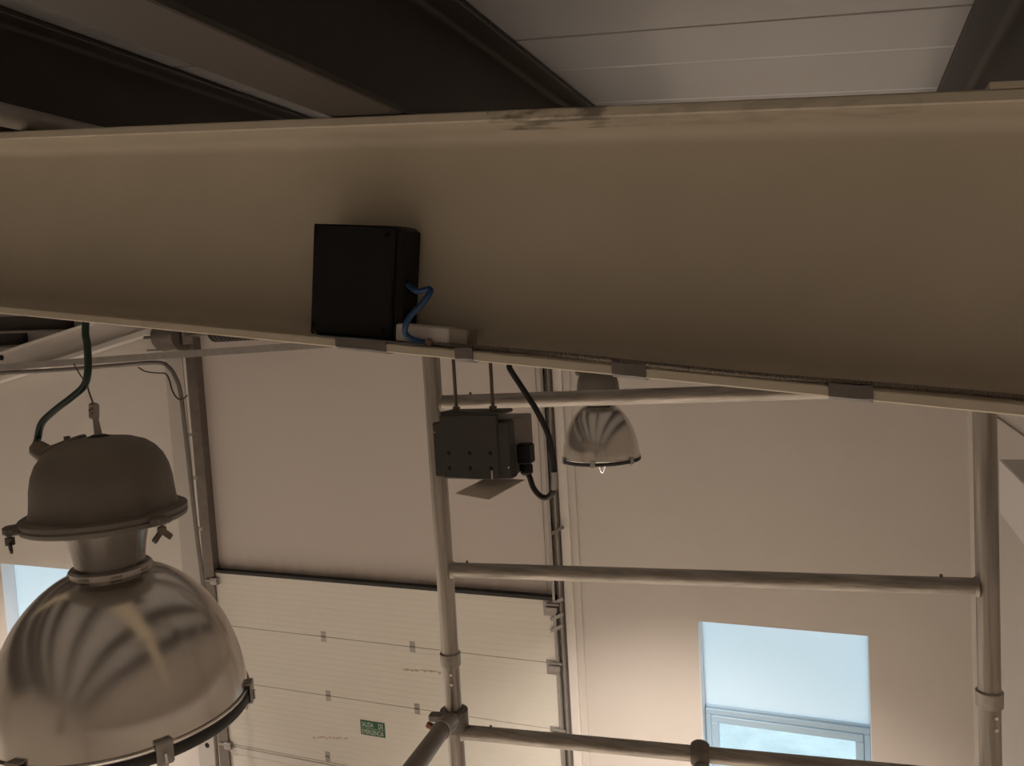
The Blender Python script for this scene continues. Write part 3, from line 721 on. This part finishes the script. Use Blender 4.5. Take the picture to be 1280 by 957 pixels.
for (px, py) in ((543.5, 540), (636, 584)):
    q = onY(px, py, GY0+0.003)
    MB().disc((q[0], GY0+0.003, q[2]), (0, -1, 0), 0.0018, 0.0015, 8).build('screw', 'chrome', gbx)
for px in (568.5, 614.5):
    q = onY(px, 480, GY0+0.025)
    rd = MB().tube([(q[0], GY0+0.025, GZ1+0.004), (q[0], GY0+0.025, 0.10)], 0.0036, 10).build('rod', 'steel_rod', gbx, smooth=True)
    MB().tube([(q[0], GY0+0.025, GZ1+0.008), (q[0], GY0+0.025, GZ1+0.017)], 0.0075, 6).build('nut', 'galv_dark', rd)
MB().bx(-0.76, -0.58, GY0+0.01, GY0+0.04, 0.10, 0.112).bx(-0.76, -0.74, BY+0.005, GY0+0.04, 0.10, 0.112).bx(-0.60, -0.58, BY+0.005, GY0+0.04, 0.10, 0.112).build('hanger_bracket', 'galv', gbx)
# folded plate under the box and its pin
pl = [onY(570, 616, 1.37), onY(611, 625, 1.37), None, None]
zp = GZ0-0.012
def onZ(px, py, Z): d = ray(px, py); return d*(Z/d[2])
A, B, C_, E_ = onY(569, 617, GY0-0.02), onY(611, 624.5, GY0-0.015), onY(656, 600, GY0+0.05), onY(608, 597.5, GY0+0.04)
MB().prism([A, B, C_, E_], (0, 0.0005, 0.0012)).build('plate', 'card', gbx)['label'] = 'thin pale plate hanging below the box'
q = onY(615, 588, GY0-0.002)
MB().tube([(q[0], GY0-0.003, q[2]), (q[0], GY0-0.003, q[2]-0.016)], 0.0016, 6).build('pin', 'white_plastic', gbx)
# plug and gland
pg = onX(657, 566, GX1+0.028)
MB().bx(GX1+0.014, GX1+0.042, pg[1]-0.016, pg[1]+0.016, pg[2]-0.020, pg[2]+0.019, 0.003).build('plug', 'black_plastic', gbx)
gl = np.array([GX1+0.028, pg[1], pg[2]-0.020])
MB().tube([gl, gl+[0, 0, -0.005], gl+[0, 0, -0.018], gl+[0, 0, -0.023]], [0.010, 0.0135, 0.0135, 0.009], 8).build('gland_nut', 'black_plastic', gbx)
cb = thing('black_cable', 'thick black cable looping down to the plug of the grey box', 'cable', tuple(gl+[0, 0, -0.06]))
yq = gl[1]
q = [gl+[0, 0, -0.018]] + [onY(*p, yq-0.003*i) for i, p in enumerate(((662, 596), (667, 610), (676, 620), (685, 621), (692, 612), (693.5, 598), (692, 575), (686, 545), (672, 515), (655, 488), (638, 462), (626, 440)))] + [np.array([-0.69, 1.25, 0.10]), np.array([-0.70, 1.055, 0.12])]
MB().tube(catmull(q, 8), 0.0058, 12).build('cable', 'black_cable', cb, smooth=True)
tq = [onY(*p, yq-0.003*i) for i, p in ((5, (692.2, 611)), (6, (693.5, 600)), (7, (693, 589)))]
MB().tube(catmull(tq, 4), 0.0068, 12).build('tape', 'galv', cb, smooth=True)['label'] = 'band of pale tape on the cable'

# ------------------------------------------------------------------ things on the beam's lower flange
def flange_top(x): return raf_bot(x)+0.0137
# black box leaning on the web
bb = thing('black_box', 'black plastic box standing on the lower flange of the cream beam', 'box', (-0.65, 1.0, flange_top(-0.65)))
tl = math.atan(-0.060)                                            # stands square to the sloping flange
c = np.array([-0.648, 1.0125, flange_top(-0.648)+0.0825])
Rb = roty(math.atan(0.1295))
MB().box(c, (0.150, 0.052, 0.162), Rb, 0.006).build('case', 'black_plastic', bb)
MB().box(c+Rb@[-0.006, -0.0285, 0], (0.138, 0.007, 0.160), Rb, 0.003).build('lid', 'black_plastic', bb)
for dx, dz in ((-0.066, -0.066), (0.050, -0.066), (0.050, 0.068), (-0.066, 0.068)):
    q = c+Rb@[dx, -0.0325, dz]
    MB().tube([q+[0, 0.002, 0], q+[0, -0.0006, 0], q+[0, -0.0006, 0], q+[0, 0.0006, 0]], [0.0042, 0.0042, 0.0026, 0.002], 12).build('screw', 'black_plastic', bb)
MB().tube([c+Rb@[0.072, -0.01, 0.0], c+Rb@[0.079, -0.01, 0.0]], 0.006, 12).build('cable_entry', 'black_plastic', bb)
# white adapter box with open beige end
wx0, wx1 = -0.584, -0.482
wbx = thing('adapter_box', 'small white plastic adapter box beside the black box', 'box', ((wx0+wx1)/2, 0.99, flange_top(-0.53)))
cw_ = np.array([(wx0+wx1)/2-0.010, 0.995, flange_top(-0.545)+0.0145])
Rw = roty(math.atan(0.129))
MB().box(cw_, (0.084, 0.034, 0.025), Rw, 0.0018).build('case', 'white_plastic', wbx)
MB().box(cw_+Rw@[0.0555, 0.0015, 0], (0.027, 0.033, 0.024), Rw, 0.001).build('end_cover', 'beige_plastic', wbx)
MB().lathe([(0.0005, -0.006), (0.005, -0.004), (0.0065, 0), (0.005, 0.004), (0.0005, 0.006)], 10, np.array([onY(537, 427, 0.976)[0], 0.974, flange_top(-0.53)+0.005]), True).build('putty_lump', 'putty', wbx, smooth=True)
# blue cable
q = [c+Rb@[0.076, -0.01, 0.0]] + [onY(*p, y) for p, y in (((513, 358), 0.985), ((522, 364), 0.972), ((536, 361), 0.965), ((537, 366), 0.963), ((527, 380), 0.960), ((513, 395), 0.957), ((507, 407), 0.957), ((507, 417), 0.962), ((514, 423), 0.966), ((525, 427), 0.970), ((535, 430), 0.974))]
q[-1][2] = max(q[-1][2], flange_top(q[-1][0])+0.004)
tag(MB().tube(catmull(q, 6), 0.0041, 10).build('blue_cable', 'blue_cable', smooth=True), 'bent blue cable from the black box into the white adapter', 'cable')
# thin black wire lying on the flange under the box
q = [onY(392, 412, 0.958), onY(397, 418, 0.957), onY(410, 421, 0.957), onY(430, 423.5, 0.958)]
q = [np.array(k) for k in q]
for px in (450, 470, 490, 510, 530):
    x = onY(px, 430, 0.958)[0]; q.append(np.array([x, 0.962, flange_top(x)+0.003]))
for k in q: k[2] = max(k[2], flange_top(k[0])+0.0025)
tag(MB().tube(catmull(q, 5), 0.0016, 6).build('thin_wire', 'black_cable', smooth=True), 'thin black wire running from under the black box along the flange', 'wire')
# corrugated hose along the flange
xs = np.linspace(onY(518, 430, 0.97)[0], 0.55, 520)
pts = []; rr = []
for i, x in enumerate(xs):
    yv = 0.972+0.006*math.sin(x*9.0); lift = 0.0
    pts.append((x, yv, flange_top(x)+0.0042+0.0010*math.sin(x*14))); rr.append(0.0037 if i % 2 else 0.0029)
tag(MB().tube(pts, rr, 8).build('corrugated_hose', 'conduit_dark', smooth=False), 'thin dark corrugated hose lying along the lower flange of the cream beam', 'hose')

for o in D.objects:
    if '_o' in o: del o['_o']
